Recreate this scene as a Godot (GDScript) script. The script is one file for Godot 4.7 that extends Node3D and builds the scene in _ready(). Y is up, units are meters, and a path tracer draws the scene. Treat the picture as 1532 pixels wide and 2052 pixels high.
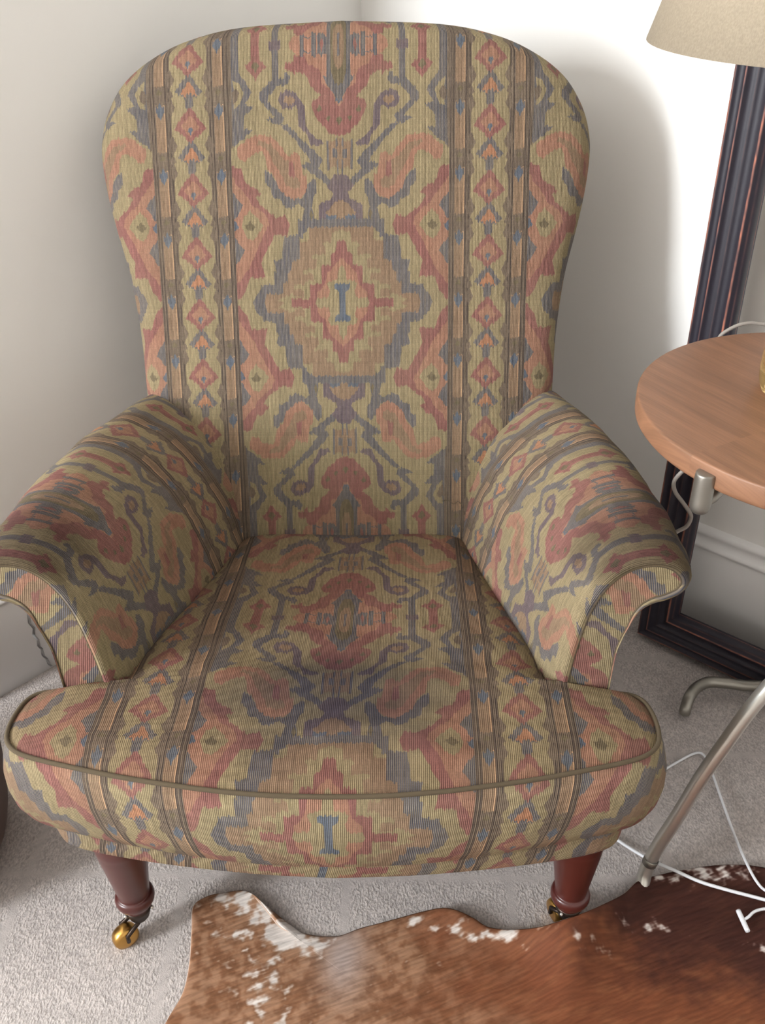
extends Node3D

# palette numbers of the woven cloth
const G := 0
const SA := 1
const RO := 2
const SL := 3
const BR := 4
const TA := 5
const BL := 6
const DK := 7
const ORG := 8
const BT := 9
const PU := 10
const OL := 11
const TW := 1024
const TH := 1696
const PX := 0.458      # width of one cloth repeat in metres
const PY := 0.758      # height of one cloth repeat

var ids := PackedByteArray()
var M := {}
var rng := RandomNumberGenerator.new()
const CORNER := Vector3(0.002, 0, -0.96)
const DV := Vector3(0.75471, 0, 0.65606)
const NV := Vector3(-0.65606, 0, 0.75471)

# ------------------------------------------------------------------ helpers
func W(a: float, y: float, n: float) -> Vector3:
	return CORNER + DV * a + NV * n + Vector3(0, y, 0)

func begin() -> SurfaceTool:
	var st := SurfaceTool.new()
	st.begin(Mesh.PRIMITIVE_TRIANGLES)
	return st

func put(called: String, st: SurfaceTool, mat: Material, parent: Node = self) -> MeshInstance3D:
	st.generate_normals()
	var o := MeshInstance3D.new()
	o.name = called
	o.mesh = st.commit()
	o.material_override = mat
	parent.add_child(o, true)
	return o

func tag(o: Node, label: String, category := "", group := "", kind := "") -> Node:
	if label: o.set_meta("label", label)
	if category: o.set_meta("category", category)
	if group: o.set_meta("group", group)
	if kind: o.set_meta("kind", kind)
	return o

func thing(called: String, label: String, category: String, at := Vector3.ZERO) -> Node3D:
	var o := Node3D.new()
	o.name = called
	o.position = at
	add_child(o, true)
	tag(o, label, category)
	return o

var soil = null     # how dirty the cloth is at a point; white where it is clean

func tri(st: SurfaceTool, a: Vector3, b: Vector3, c: Vector3, ua := Vector2.ZERO, ub := Vector2.ZERO, uc := Vector2.ZERO) -> void:
	var dirty := soil != null
	if dirty: st.set_color(soil.call(a))
	st.set_uv(ua); st.add_vertex(a)
	if dirty: st.set_color(soil.call(b))
	st.set_uv(ub); st.add_vertex(b)
	if dirty: st.set_color(soil.call(c))
	st.set_uv(uc); st.add_vertex(c)

func grid(st: SurfaceTool, rows: Array, uvs: Array, flip := false) -> void:
	for i in rows.size() - 1:
		var p: PackedVector3Array = rows[i]
		var q: PackedVector3Array = rows[i + 1]
		var up: PackedVector2Array = uvs[i]
		var uq: PackedVector2Array = uvs[i + 1]
		for j in p.size() - 1:
			if flip:
				tri(st, p[j], q[j], q[j + 1], up[j], uq[j], uq[j + 1])
				tri(st, p[j], q[j + 1], p[j + 1], up[j], uq[j + 1], up[j + 1])
			else:
				tri(st, p[j], q[j + 1], q[j], up[j], uq[j + 1], uq[j])
				tri(st, p[j], p[j + 1], q[j + 1], up[j], up[j + 1], uq[j + 1])

func catmull2(pts: Array, per: int, closed := false) -> PackedVector2Array:
	var out := PackedVector2Array()
	var n := pts.size()
	var segs := n if closed else n - 1
	for i in segs:
		var a: Vector2 = pts[(i - 1 + n) % n] if closed or i > 0 else pts[0]
		var b: Vector2 = pts[i]
		var c: Vector2 = pts[(i + 1) % n]
		var d: Vector2 = pts[(i + 2) % n] if closed or i + 2 < n else pts[n - 1]
		for k in per:
			out.append(b.cubic_interpolate(c, a, d, float(k) / per))
	if not closed: out.append(pts[n - 1])
	return out

func catmull3(pts: Array, per: int) -> PackedVector3Array:
	var out := PackedVector3Array()
	var n := pts.size()
	for i in n - 1:
		var a: Vector3 = pts[maxi(i - 1, 0)]
		var b: Vector3 = pts[i]
		var c: Vector3 = pts[i + 1]
		var d: Vector3 = pts[mini(i + 2, n - 1)]
		for k in per:
			out.append(b.cubic_interpolate(c, a, d, float(k) / per))
	out.append(pts[n - 1])
	return out

func tube(st: SurfaceTool, path: PackedVector3Array, r: float, sides := 8, closed := false, vscale := 1.0) -> void:
	var n := path.size()
	var rows := []
	var uvs := []
	var side := Vector3.ZERO
	var len := 0.0
	for i in n:
		var t: Vector3
		if closed: t = path[(i + 1) % n] - path[(i - 1 + n) % n]
		else: t = path[mini(i + 1, n - 1)] - path[maxi(i - 1, 0)]
		t = t.normalized()
		if side == Vector3.ZERO:
			side = t.cross(Vector3.UP if absf(t.y) < 0.9 else Vector3.RIGHT).normalized()
		side = (side - t * side.dot(t)).normalized()
		var up := side.cross(t)
		if i > 0: len += path[i].distance_to(path[i - 1])
		var row := PackedVector3Array()
		var uv := PackedVector2Array()
		for k in sides + 1:
			var a := TAU * k / sides
			row.append(path[i] + (side * cos(a) + up * sin(a)) * r)
			uv.append(Vector2(float(k) / sides, len * vscale))
		rows.append(row)
		uvs.append(uv)
	if closed:
		rows.append(rows[0]); uvs.append(uvs[0])
	grid(st, rows, uvs)
	if not closed:
		for e in [0, n - 1]:
			for k in sides:
				var a: Vector3 = rows[e][k]
				var b: Vector3 = rows[e][k + 1]
				if e == 0: tri(st, path[e], b, a)
				else: tri(st, path[e], a, b)

func lathe(st: SurfaceTool, prof: Array, at := Vector3.ZERO, segs := 32, basis := Basis.IDENTITY, flat_uv := 0.0) -> void:
	var rows := []
	var uvs := []
	var len := 0.0
	for i in prof.size():
		var p: Vector2 = prof[i]
		if i > 0: len += p.distance_to(prof[i - 1])
		var row := PackedVector3Array()
		var uv := PackedVector2Array()
		for k in segs + 1:
			var a := TAU * k / segs
			var v := Vector3(cos(a) * p.x, p.y, sin(a) * p.x)
			row.append(at + basis * v)
			uv.append(Vector2(v.x, v.z) * flat_uv if flat_uv > 0.0 else Vector2(float(k) / segs, len))
		rows.append(row)
		uvs.append(uv)
	grid(st, rows, uvs)

func box(st: SurfaceTool, a: Vector3, b: Vector3, t := Transform3D.IDENTITY) -> void:
	var c := []
	for i in 8:
		c.append(t * Vector3(b.x if i & 1 else a.x, b.y if i & 2 else a.y, b.z if i & 4 else a.z))
	st.set_smooth_group(-1)
	for f in [[0, 1, 3, 2], [5, 4, 6, 7], [4, 0, 2, 6], [1, 5, 7, 3], [2, 3, 7, 6], [4, 5, 1, 0]]:
		tri(st, c[f[0]], c[f[2]], c[f[1]], Vector2(0, 0), Vector2(1, 1), Vector2(1, 0))
		tri(st, c[f[0]], c[f[3]], c[f[2]], Vector2(0, 0), Vector2(0, 1), Vector2(1, 1))

func std(col: Color, rough := 0.8, metal := 0.0) -> StandardMaterial3D:
	var m := StandardMaterial3D.new()
	m.albedo_color = col
	m.roughness = rough
	m.metallic = metal
	return m

func rgb(r: float, g: float, b: float) -> Color:
	return Color(r / 255.0, g / 255.0, b / 255.0)

func noise(seed_: int, freq: float, oct := 3) -> FastNoiseLite:
	var n := FastNoiseLite.new()
	n.seed = seed_
	n.frequency = freq
	n.noise_type = FastNoiseLite.TYPE_SIMPLEX_SMOOTH
	n.fractal_octaves = oct
	return n

# ------------------------------------------------------------------ the woven cloth
# fills a polygon of cloth numbers; u from the panel's centre line, v up from the medallion's centre, mirrored both ways
func poly(c: int, p: Array) -> void:
	var n := p.size() / 2
	var lo := 99999
	var hi := -99999
	for i in n:
		lo = mini(lo, p[i * 2 + 1])
		hi = maxi(hi, p[i * 2 + 1])
	for y in range(maxi(lo, 0), mini(hi + 1, 848)):
		var xs := []
		for i in n:
			var k := (i + 1) % n
			var y0: int = p[i * 2 + 1]
			var y1: int = p[k * 2 + 1]
			if (y0 <= y) != (y1 <= y):
				xs.append(p[i * 2] + float(y - y0) * (p[k * 2] - p[i * 2]) / (y1 - y0))
		xs.sort()
		for i in range(0, xs.size() - 1, 2):
			for x in range(maxi(0, roundi(xs[i])), mini(512, roundi(xs[i + 1]))):
				ids[(847 - y) * TW + x] = c
				ids[(848 + y) * TW + x] = c
				ids[(847 - y) * TW + TW - 1 - x] = c
				ids[(848 + y) * TW + TW - 1 - x] = c

func dot(c: int, cx: float, cy: float, rx: float, ry: float, pointed := 1.0) -> void:
	for y in range(floori(cy - ry), ceili(cy + ry) + 1):
		var t := absf(y - cy) / ry
		if t > 1.0: continue
		var half := rx * pow(1.0 - pow(t, 1.0 / pointed if pointed < 1.0 else 1.0), pointed if pointed < 1.0 else 1.0)
		for x in range(roundi(cx - half), roundi(cx + half)):
			ids[posmod(y, TH) * TW + posmod(x, TW)] = c

func rect(c: int, x0: int, x1: int, y0: int, y1: int) -> void:
	for y in range(y0, y1):
		for x in range(x0, x1):
			ids[posmod(y, TH) * TW + posmod(x, TW)] = c

func kite(c: int, cx: int, top: int, wide: int, bottom: int, half: int) -> void:
	for y in range(top, bottom + 1):
		var w := float(half) * ((y - top) / float(maxi(wide - top, 1)) if y < wide else (bottom - y) / float(maxi(bottom - wide, 1)))
		for x in range(roundi(cx - w), roundi(cx + w)):
			ids[posmod(y, TH) * TW + posmod(x, TW)] = c

func draw_cloth() -> void:
	ids.resize(TW * TH)
	ids.fill(G)
	poly(RO, [-4, 553, 35, 564, 42, 577, 66, 597, 88, 633, 94, 655, 85, 671, 68, 677, 59, 683, 95, 714, 104, 743, 131, 764, 146, 764, 146, 747, 161, 764, 183, 769, 179, 790, 152, 791, 150, 813, 114, 816, 115, 827, 1, 828])
	poly(SA, [168, 850, 151, 874, 151, 890, 116, 896, 86, 891, 57, 889, 46, 900, 3, 901, -3, 648, 10, 656, 27, 705, 57, 721, 60, 754, 69, 770, 102, 786, 114, 810, 147, 818, 165, 837])
	poly(BL, [-16, 689, -2, 692, 11, 686, 12, 667, -3, 656, -13, 667])
	poly(OL, [56, 641, 67, 653, 77, 641, 67, 630])
	poly(OL, [28, 614, 37, 623, 45, 614, 36, 604])
	poly(OL, [-12, 603, 1, 617, 12, 603, 0, 590])
	poly(SL, [-7, 852, 38, 852, 41, 747, 54, 744, 28, 703, 3, 668, -5, 668])
	poly(OL, [-7, 852, 27, 852, 27, 766, 15, 725, -3, 713])
	poly(TA, [-7, 852, 19, 852, 17, 801, 9, 771, -4, 766])
	poly(SL, [-7, 852, 3, 852, 4, 812, -6, 801])
	poly(SL, [36, 852, 39, 852, 55, 852, 69, 852, 73, 817, 57, 809, 38, 822])
	poly(RO, [48, 852, 56, 852, 64, 852, 56, 823])
	poly(SL, [75, 852, 91, 852, 91, 824, 117, 827, 117, 852, 129, 852, 130, 813, 118, 813, 116, 822, 91, 822, 91, 808, 76, 808])
	poly(SL, [204, 908, 226, 908, 225, 741, 270, 696, 271, 674, 255, 658, 219, 620, 251, 614, 215, 595, 194, 598, 106, 486, 101, 475, 84, 464, 66, 464, 64, 481, 79, 501, 173, 587, 195, 601, 187, 620, 243, 669, 240, 683, 208, 719, 175, 720, 163, 742, 173, 758, 183, 759, 183, 744, 203, 741])
	poly(SL, [203, 595, 106, 498, 69, 465, 57, 476, 177, 593])
	poly(SL, [60, 470, 85, 476, 131, 467, 133, 461, 93, 433, 62, 410, 37, 388, 22, 385, 16, 399, 35, 416, 69, 445, 75, 453])
	poly(PU, [196, 866, 234, 865, 235, 833, 195, 833])
	poly(RO, [271, 907, 295, 907, 296, 802, 318, 783, 296, 759, 282, 736, 267, 759, 243, 781, 267, 800])
	poly(OL, [267, 781, 282, 797, 296, 781, 282, 762])
	poly(SL, [384, 905, 340, 903, 338, 761, 329, 750, 296, 702, 320, 660, 290, 655, 326, 621, 327, 582, 296, 582, 326, 554, 368, 523, 386, 517])
	poly(BR, [367, 906, 364, 750, 367, 584, 368, 517, 392, 517, 390, 905])
	poly(G, [323, 701, 338, 726, 361, 739, 355, 701, 358, 646, 338, 660])
	poly(BR, [338, 695, 349, 712, 364, 701, 361, 662, 346, 673])
	poly(PU, [114, 588, 118, 657, 142, 690, 175, 705, 198, 695, 207, 675, 195, 648, 162, 643, 147, 654, 141, 646, 139, 593, 110, 560, 98, 526, 64, 524, 53, 535, 86, 552])
	poly(TA, [148, 671, 163, 684, 184, 684, 189, 670, 174, 656, 154, 659])
	poly(TA, [-4, 551, 23, 536, 44, 544, 42, 445, 24, 457, -7, 446])
	poly(SL, [38, 542, 45, 544, 43, 445, 36, 451])
	poly(SL, [9, 514, 25, 513, 24, 485, 8, 485])
	poly(SL, [8, 550, 13, 548, 13, 519, 7, 519])
	poly(SL, [6, 477, 12, 477, 10, 428, 5, 428])
	poly(PU, [-1, 431, 20, 431, 47, 393, 25, 370, 31, 353, 76, 332, 77, 283, 131, 276, 137, 276, 135, 241, 50, 242, -5, 260])
	poly(SL, [100, 326, 128, 320, 137, 276, 138, 235, 111, 212, 75, 242, 75, 283, 94, 280, 94, 300])
	poly(TA, [-3, 348, 21, 339, 54, 303, 51, 298, 51, 265, -5, 257])
	poly(BL, [14, 295, 51, 298, 54, 259, 20, 257])
	poly(OL, [96, 300, 103, 320, 109, 300, 103, 282])
	poly(SL, [83, 410, 96, 419, 114, 398, 131, 358, 162, 349, 198, 374, 223, 414, 247, 445, 261, 445, 261, 405, 241, 391, 238, 362, 204, 348, 201, 331, 174, 319, 143, 337, 119, 317, 99, 329, 95, 355, 83, 370])
	poly(SA, [116, 430, 128, 433, 138, 498, 157, 503, 178, 489, 194, 517, 230, 556, 266, 562, 305, 558, 353, 523, 353, 498, 344, 481, 323, 479, 305, 499, 266, 510, 257, 488, 250, 451, 226, 426, 214, 386, 180, 357, 159, 349, 134, 361, 115, 384])
	poly(TA, [138, 409, 156, 426, 157, 472, 175, 475, 199, 489, 236, 533, 278, 544, 284, 533, 245, 511, 235, 483, 217, 454, 199, 426, 186, 395, 156, 383, 141, 389])
	poly(RO, [156, 421, 160, 472, 175, 475, 178, 429])
	poly(RO, [392, 458, 368, 460, 341, 453, 332, 419, 320, 399, 301, 396, 274, 368, 295, 359, 280, 333, 238, 301, 225, 290, 192, 299, 179, 264, 191, 229, 231, 237, 284, 142, 271, 88, 327, 90, 343, 42, 368, 11, 396, 11])
	poly(SA, [392, 424, 368, 421, 362, 404, 326, 367, 311, 338, 262, 301, 250, 269, 265, 245, 296, 186, 324, 126, 370, 66, 395, 66])
	poly(G, [271, 263, 299, 301, 317, 315, 338, 297, 348, 262, 336, 233, 317, 215, 296, 230])
	poly(OL, [299, 263, 317, 280, 338, 265, 317, 245])
	poly(SL, [386, 372, 370, 369, 340, 332, 369, 285, 387, 285])
	poly(SL, [388, 222, 371, 219, 340, 181, 370, 133, 388, 133])
	poly(BL, [387, 276, 370, 277, 357, 262, 371, 244, 387, 244])
	poly(SL, [0, 0, 319, 0, 308, 28, 287, 49, 287, 60, 239, 67, 240, 104, 231, 108, 240, 145, 208, 152, 208, 177, 200, 226, 151, 233, 151, 283, 0, 285])
	poly(TA, [0, 0, 277, 0, 269, 32, 209, 33, 210, 70, 192, 74, 192, 105, 178, 112, 175, 142, 147, 149, 147, 210, 112, 214, 113, 257, 0, 258])
	poly(SL, [210, 74, 209, 33, 234, 33, 234, 50])
	poly(G, [113, 254, 112, 214, 147, 210, 147, 223, 133, 224, 134, 237])
	poly(G, [0, 0, 206, 0, 231, 12, 178, 33, 163, 19, 135, 20, 135, 47, 171, 47, 171, 61, 135, 64, 129, 78, 100, 78, 101, 102, 136, 102, 136, 116, 90, 119, 87, 147, 105, 157, 105, 167, 56, 164, 56, 191, 67, 197, 56, 208, 35, 208, 32, 238, 0, 248])
	poly(RO, [0, 0, 181, 0, 181, 14, 114, 15, 114, 63, 72, 67, 73, 126, 38, 130, 38, 167, 21, 174, 15, 211, 0, 211])
	poly(SA, [0, 0, 89, 0, 89, 34, 61, 62, 51, 103, 24, 130, 0, 154])
	poly(G, [0, 0, 46, 0, 50, -14, 89, -18, 96, 0, 89, 17, 50, 17, 43, 41, 54, 62, 44, 75, 16, 79, 13, 110, 0, 130])
	poly(BL, [0, 0, 11, 0, 11, 38, 27, 48, 28, 65, 0, 65])
	# the two stripes that flank the chain of diamonds
	for x0 in [374, 577]:
		rect(BR, x0, x0 + 73, 0, TH)
		rect(TA, x0 + 19, x0 + 49, 0, TH)
		rect(BT, x0 + 49, x0 + 53, 0, TH)
		rect(DK, x0 + 54, x0 + 59, 0, TH)
		rect(DK, x0 + 66, x0 + 71, 0, TH)
		rect(DK, x0 + 3, x0 + 7, 0, TH)
		rect(DK, x0 + 13, x0 + 17, 0, TH)
		for k in 8:
			var y: int = 205 + k * 212
			rect(BR, x0 + 19, x0 + 53, y - 78, y - 18)
			dot(OL, x0 + 36, y - 60, 12, 10)
			rect(SL, x0 + 20, x0 + 52, y - 14, y + 8)
			dot(BL, x0 + 36, y, 15, 28)
	# the chain: rose diamonds and small orange arrows in turn
	for k in 8:
		var y: int = 40 + k * 212
		for s in [-1, 1]:
			dot(BR, 512 + s * 65, y - 62, 15, 30)
			dot(BR, 512 + s * 65, y + 62, 18, 34)
			dot(BR, 512 + s * 65, y + 112, 12, 18)
		rect(SL, 503, 521, y - 78, y + 70)
		kite(SL, 512, y + 44, y + 104, y + 134, 48)
		rect(SL, 498, 526, y + 118, y + 152)
		kite(ORG, 512, y + 66, y + 112, y + 122, 29)
		rect(SL, 502, 522, y + 108, y + 140)
		kite(RO, 512, y - 62, y + 8, y + 54, 56)
		kite(SA, 512, y - 36, y + 4, y + 34, 34)
		dot(BL, 512, y + 14, 10, 13)

func cloth_image() -> Image:
	draw_cloth()
	var light := [rgb(168, 152, 118), rgb(168, 128, 106), rgb(152, 108, 98), rgb(140, 128, 114), rgb(130, 114, 97), rgb(150, 125, 101), rgb(114, 117, 121), rgb(106, 92, 81), rgb(176, 128, 98), rgb(190, 155, 122), rgb(132, 116, 110), rgb(128, 115, 91)]
	var dark := [rgb(122, 108, 83), rgb(140, 101, 85), rgb(120, 80, 76), rgb(68, 70, 82), rgb(94, 82, 73), rgb(124, 101, 83), rgb(76, 83, 97), rgb(62, 54, 51), rgb(150, 105, 82), rgb(170, 134, 105), rgb(80, 70, 80), rgb(92, 82, 66)]
	var lb := PackedByteArray()
	var db := PackedByteArray()
	for i in 12:
		for v in [light[i].r8, light[i].g8, light[i].b8]: lb.append(v)
		for v in [dark[i].r8, dark[i].g8, dark[i].b8]: db.append(v)
	var jit := PackedInt32Array()
	var mixes := PackedFloat32Array()
	var tone := PackedFloat32Array()
	var r := 0
	var last := -1
	var tn := 1.0
	for x in TW:
		var ph := x * 205.0 / TW
		if int(ph) != last:
			last = int(ph)
			r = rng.randi_range(-4, 4)
			tn = rng.randf_range(0.96, 1.04)
		jit.append(r)
		tone.append(tn)
		mixes.append(clampf(0.5 + 0.62 * cos(TAU * fposmod(ph, 1.0)), 0.0, 1.0))
	var rowtone := PackedFloat32Array()
	for y in TH: rowtone.append(rng.randf_range(0.965, 1.035))
	var speck := PackedFloat32Array()
	for i in 4096: speck.append(rng.randf_range(0.90, 1.10))
	var wear := noise(11, 0.006, 4)
	var wr := PackedFloat32Array()
	for y in range(0, TH + 8, 8):
		for x in range(0, TW, 8):
			wr.append(clampf(0.30 + 0.75 * wear.get_noise_2d(x, y), 0.0, 0.75))
	# each rib's yarn drifts in tone along its length
	var yarn := noise(13, 0.09, 2)
	var streak := PackedFloat32Array()
	for y in TH / 16 + 1:
		for k in 206: streak.append(1.0 + 0.10 * yarn.get_noise_2d(k * 9.0, y * 3.0))
	var out := PackedByteArray()
	out.resize(TW * TH * 3)
	var at := 0
	var si := 0
	for y in TH:
		var wrow := (y / 8) * 128
		for x in TW:
			var yy := (y + jit[x] + TH) % TH
			var c := ids[yy * TW + x] * 3
			var m := mixes[x]
			var w := 0.22 * wr[wrow + x / 8]
			si = (si + 1 + (x * 7 + y * 13) % 5) & 4095
			var k := 0.93 * tone[x] * speck[si] * rowtone[y] * streak[(y / 16) * 206 + x * 205 / TW]
			out[at] = mini(255, int((db[c] + (lb[c] - db[c]) * m) * k * (1.0 - w) + 146 * w))
			out[at + 1] = mini(255, int((db[c + 1] + (lb[c + 1] - db[c + 1]) * m) * k * (1.0 - w) + 130 * w))
			out[at + 2] = mini(255, int((db[c + 2] + (lb[c + 2] - db[c + 2]) * m) * k * (1.0 - w) + 106 * w))
			at += 3
	return Image.create_from_data(TW, TH, false, Image.FORMAT_RGB8, out)

func make_materials() -> void:
	var cloth := std(Color.WHITE, 0.95)
	cloth.albedo_texture = ImageTexture.create_from_image(cloth_image())
	cloth.metallic_specular = 0.25
	var ribs := Image.create_empty(TW, 4, false, Image.FORMAT_L8)
	for x in TW:
		var v := 0.5 + 0.5 * cos(TAU * x * 205.0 / TW)
		for y in 4: ribs.set_pixel(x, y, Color(v, v, v))
	cloth.heightmap_enabled = true
	cloth.heightmap_texture = ImageTexture.create_from_image(ribs)
	cloth.heightmap_scale = 0.06
	M.cloth = cloth
	M.soiled_cloth = cloth.duplicate()
	M.soiled_cloth.vertex_color_use_as_albedo = true
	M.piping = std(rgb(82, 70, 52), 0.95)
	M.hide_edge = std(rgb(186, 162, 146), 0.8)
	M.mahogany = std(rgb(70, 25, 20), 0.3)
	M.mahogany.clearcoat_enabled = true
	M.mahogany.clearcoat = 0.35
	M.brass = std(rgb(196, 152, 84), 0.3, 1.0)
	M.dark_metal = std(rgb(60, 50, 44), 0.4, 0.8)
	M.chrome = std(rgb(214, 212, 204), 0.30, 0.8)
	M.steel = std(rgb(150, 146, 138), 0.42, 0.9)
	M.grey_flex = std(rgb(150, 142, 134), 0.6)
	M.white_flex = std(rgb(226, 226, 228), 0.4)
	# painted plaster and woodwork
	M.wall = std(rgb(244, 241, 236), 0.85)
	var pn := NoiseTexture2D.new()
	pn.width = 256; pn.height = 256; pn.seamless = true
	pn.noise = noise(5, 0.03, 3)
	M.wall.heightmap_enabled = true
	M.wall.heightmap_texture = pn
	M.wall.heightmap_scale = 0.03
	M.wall.uv1_triplanar = true
	M.wall.uv1_world_triplanar = true
	M.wall.uv1_scale = Vector3(2, 2, 2)
	M.paint = std(rgb(240, 238, 236), 0.45)
	# carpet
	var carpet := std(Color.WHITE, 1.0)
	var cn := Image.create_empty(512, 512, false, Image.FORMAT_RGB8)
	var chh := Image.create_empty(512, 512, false, Image.FORMAT_L8)
	var n1 := noise(21, 0.16, 2)
	var n2 := noise(22, 0.02, 2)
	for y in 512:
		for x in 512:
			# a torus walk keeps the pile seamless
			var a := TAU * x / 512.0
			var b := TAU * y / 512.0
			var v := n1.get_noise_3d(x * 0.75, y * 0.45, 0.0)
			var e := minf(minf(x, 511 - x), minf(y, 511 - y)) / 24.0
			if e < 1.0: v *= e
			var big := n2.get_noise_3d(cos(a) * 80.0, sin(a) * 80.0 + cos(b) * 80.0, sin(b) * 80.0)
			var k := 0.93 + 0.16 * v + 0.05 * big + rng.randf_range(-0.04, 0.04)
			cn.set_pixel(x, y, Color(0.755 * k, 0.718 * k, 0.697 * k))
			var h := clampf(0.5 + 0.55 * v + rng.randf_range(-0.12, 0.12), 0.0, 1.0)
			chh.set_pixel(x, y, Color(h, h, h))
	carpet.albedo_texture = ImageTexture.create_from_image(cn)
	carpet.heightmap_enabled = true
	carpet.heightmap_texture = ImageTexture.create_from_image(chh)
	carpet.heightmap_scale = 0.13
	carpet.uv1_triplanar = true
	carpet.uv1_world_triplanar = true
	carpet.uv1_scale = Vector3(4.0, 4.0, 4.0)
	M.carpet = carpet
	# table wood
	var wood := std(Color.WHITE, 0.5)
	var wi := Image.create_empty(512, 512, false, Image.FORMAT_RGB8)
	var g1 := noise(31, 0.02, 4)
	var g2 := noise(32, 0.12, 2)
	for y in 512:
		for x in 512:
			var v := g1.get_noise_2d(x * 0.12, y * 2.2)
			var f := g2.get_noise_2d(x * 0.10, y * 3.4)
			var k := 1.0 + 0.13 * v + 0.07 * f
			wi.set_pixel(x, y, Color(0.54 * k, 0.385 * k, 0.285 * k))
	wood.albedo_texture = ImageTexture.create_from_image(wi)
	M.wood = wood
	# worn black picture frame
	var fr := std(Color.WHITE, 0.5)
	var fi := Image.create_empty(64, 1024, false, Image.FORMAT_RGB8)
	var f1 := noise(41, 0.05, 3)
	for y in 1024:
		for x in 64:
			var u := x / 63.0
			var col := Color(0.12, 0.105, 0.15)
			var worn := 0.0
			for cr in [[0.02, 0.035, 0.9], [0.25, 0.025, 0.75], [0.50, 0.02, 0.25], [0.80, 0.03, 1.0], [0.92, 0.018, 0.35]]:
				worn = maxf(worn, cr[2] * clampf(1.25 - absf(u - cr[0]) / cr[1], 0.0, 1.0))
			worn *= clampf(0.80 + 0.8 * f1.get_noise_2d(x * 2.0, y * 0.5), 0.0, 1.0)
			fi.set_pixel(x, y, col.lerp(Color(0.70, 0.42, 0.32), worn))
	fr.albedo_texture = ImageTexture.create_from_image(fi)
	M.frame = fr
	# linen
	var linen := std(Color.WHITE, 0.95)
	var li := Image.create_empty(256, 256, false, Image.FORMAT_RGB8)
	for y in 256:
		for x in 256:
			var k := 0.97 + (0.035 if (x + y) % 2 == 0 else -0.02) + rng.randf_range(-0.05, 0.05)
			li.set_pixel(x, y, Color(0.66 * k, 0.605 * k, 0.52 * k))
	linen.albedo_texture = ImageTexture.create_from_image(li)
	linen.uv1_scale = Vector3(6, 3, 1)
	linen.backlight_enabled = true
	linen.backlight = Color(0.25, 0.22, 0.18)
	M.linen = linen
	M.amber = std(Color(0.93, 0.82, 0.58, 0.12), 0.05)
	M.amber.refraction_enabled = true
	M.amber.refraction_scale = 0.05
	M.leather = std(rgb(88, 68, 60), 0.55)
	M.glass = std(Color(1, 1, 1, 0.06), 0.03)
	M.glass.transparency = BaseMaterial3D.TRANSPARENCY_ALPHA

# ------------------------------------------------------------------ the armchair
var chair: Node3D
const B0 := Vector3(0, 0.365, -0.153)
const BT3 := Vector3(0, 0.9430, -0.3329)     # up along the back
const BN := Vector3(0, 0.3329, 0.9430)       # out of its face

func bp(x: float, s: float, z: float) -> Vector3:
	return B0 + Vector3(x - 0.005, 0, 0) + BT3 * s + BN * z

func cuv_back(x: float, s: float) -> Vector2:
	return Vector2((x + 0.004) / PX, (0.764 - s) / PY)

func build_back() -> void:
	var half := catmull2([Vector2(0.335, -0.10), Vector2(0.335, 0.05), Vector2(0.336, 0.16), Vector2(0.340, 0.236), Vector2(0.343, 0.33), Vector2(0.353, 0.42), Vector2(0.368, 0.488), Vector2(0.380, 0.548), Vector2(0.386, 0.605), Vector2(0.3825, 0.645), Vector2(0.368, 0.685), Vector2(0.340, 0.724), Vector2(0.294, 0.757), Vector2(0.235, 0.782), Vector2(0.15, 0.799), Vector2(0.0, 0.806)], 5)
	var loop := PackedVector2Array()
	for i in 12: loop.append(Vector2(0.335 * i / 12.0, -0.10))
	loop.append_array(half)
	for i in range(half.size() - 2, -1, -1): loop.append(Vector2(-half[i].x, half[i].y))
	for i in range(11, 0, -1): loop.append(Vector2(-0.335 * i / 12.0, -0.10))
	loop.append(loop[0])
	var prof := [[0.5, -0.105, true], [0.03, -0.105, false], [0.01, -0.096, false], [0.002, -0.08, false], [0.0, -0.06, false], [0.0, -0.045, false], [0.002, -0.031, false], [0.006, -0.021, false], [0.012, -0.0125, false], [0.02, -0.006, false], [0.032, -0.001, false], [0.055, 0.003, false], [0.35, 0.008, true], [0.6, 0.011, true], [0.8, 0.012, true], [1.0, 0.0125, true]]
	var rows := []
	var uvs := []
	var wob := noise(77, 3.0, 2)
	for p in prof:
		var row := PackedVector3Array()
		var uv := PackedVector2Array()
		for q in loop:
			var med := Vector2(0, clampf(q.y, 0.18, 0.50))
			var d := q.distance_to(med)
			var k: float = p[0] if p[2] else p[0] / d
			var v := q.lerp(med, k)
			var z: float = p[1]
			if p[1] > -0.03: z += 0.0022 * wob.get_noise_2d(v.x * 2.0, v.y * 2.0)
			row.append(bp(v.x, v.y, z))
			var out := (q - med).normalized() * clampf(-0.006 - p[1], 0.0, 0.06) * 0.6
			uv.append(cuv_back(v.x + out.x, v.y + out.y))
		rows.append(row)
		uvs.append(uv)
	rows.push_front(rows[0].duplicate()); uvs.push_front(uvs[0])
	for j in loop.size(): rows[0][j] = bp(0, clampf(loop[j].y, 0.18, 0.50), -0.105)
	var st := begin()
	grid(st, rows, uvs)
	put("backrest", st, M.cloth, chair)
	# a loose pulled thread by the seat
	var t := begin()
	tube(t, catmull3([Vector3(0.150, 0.425, -0.165), Vector3(0.160, 0.430, -0.160), Vector3(0.170, 0.424, -0.158), Vector3(0.178, 0.428, -0.160), Vector3(0.186, 0.416, -0.158)], 5), 0.0006, 5)
	put("loose_thread", t, M.piping, chair)

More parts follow.
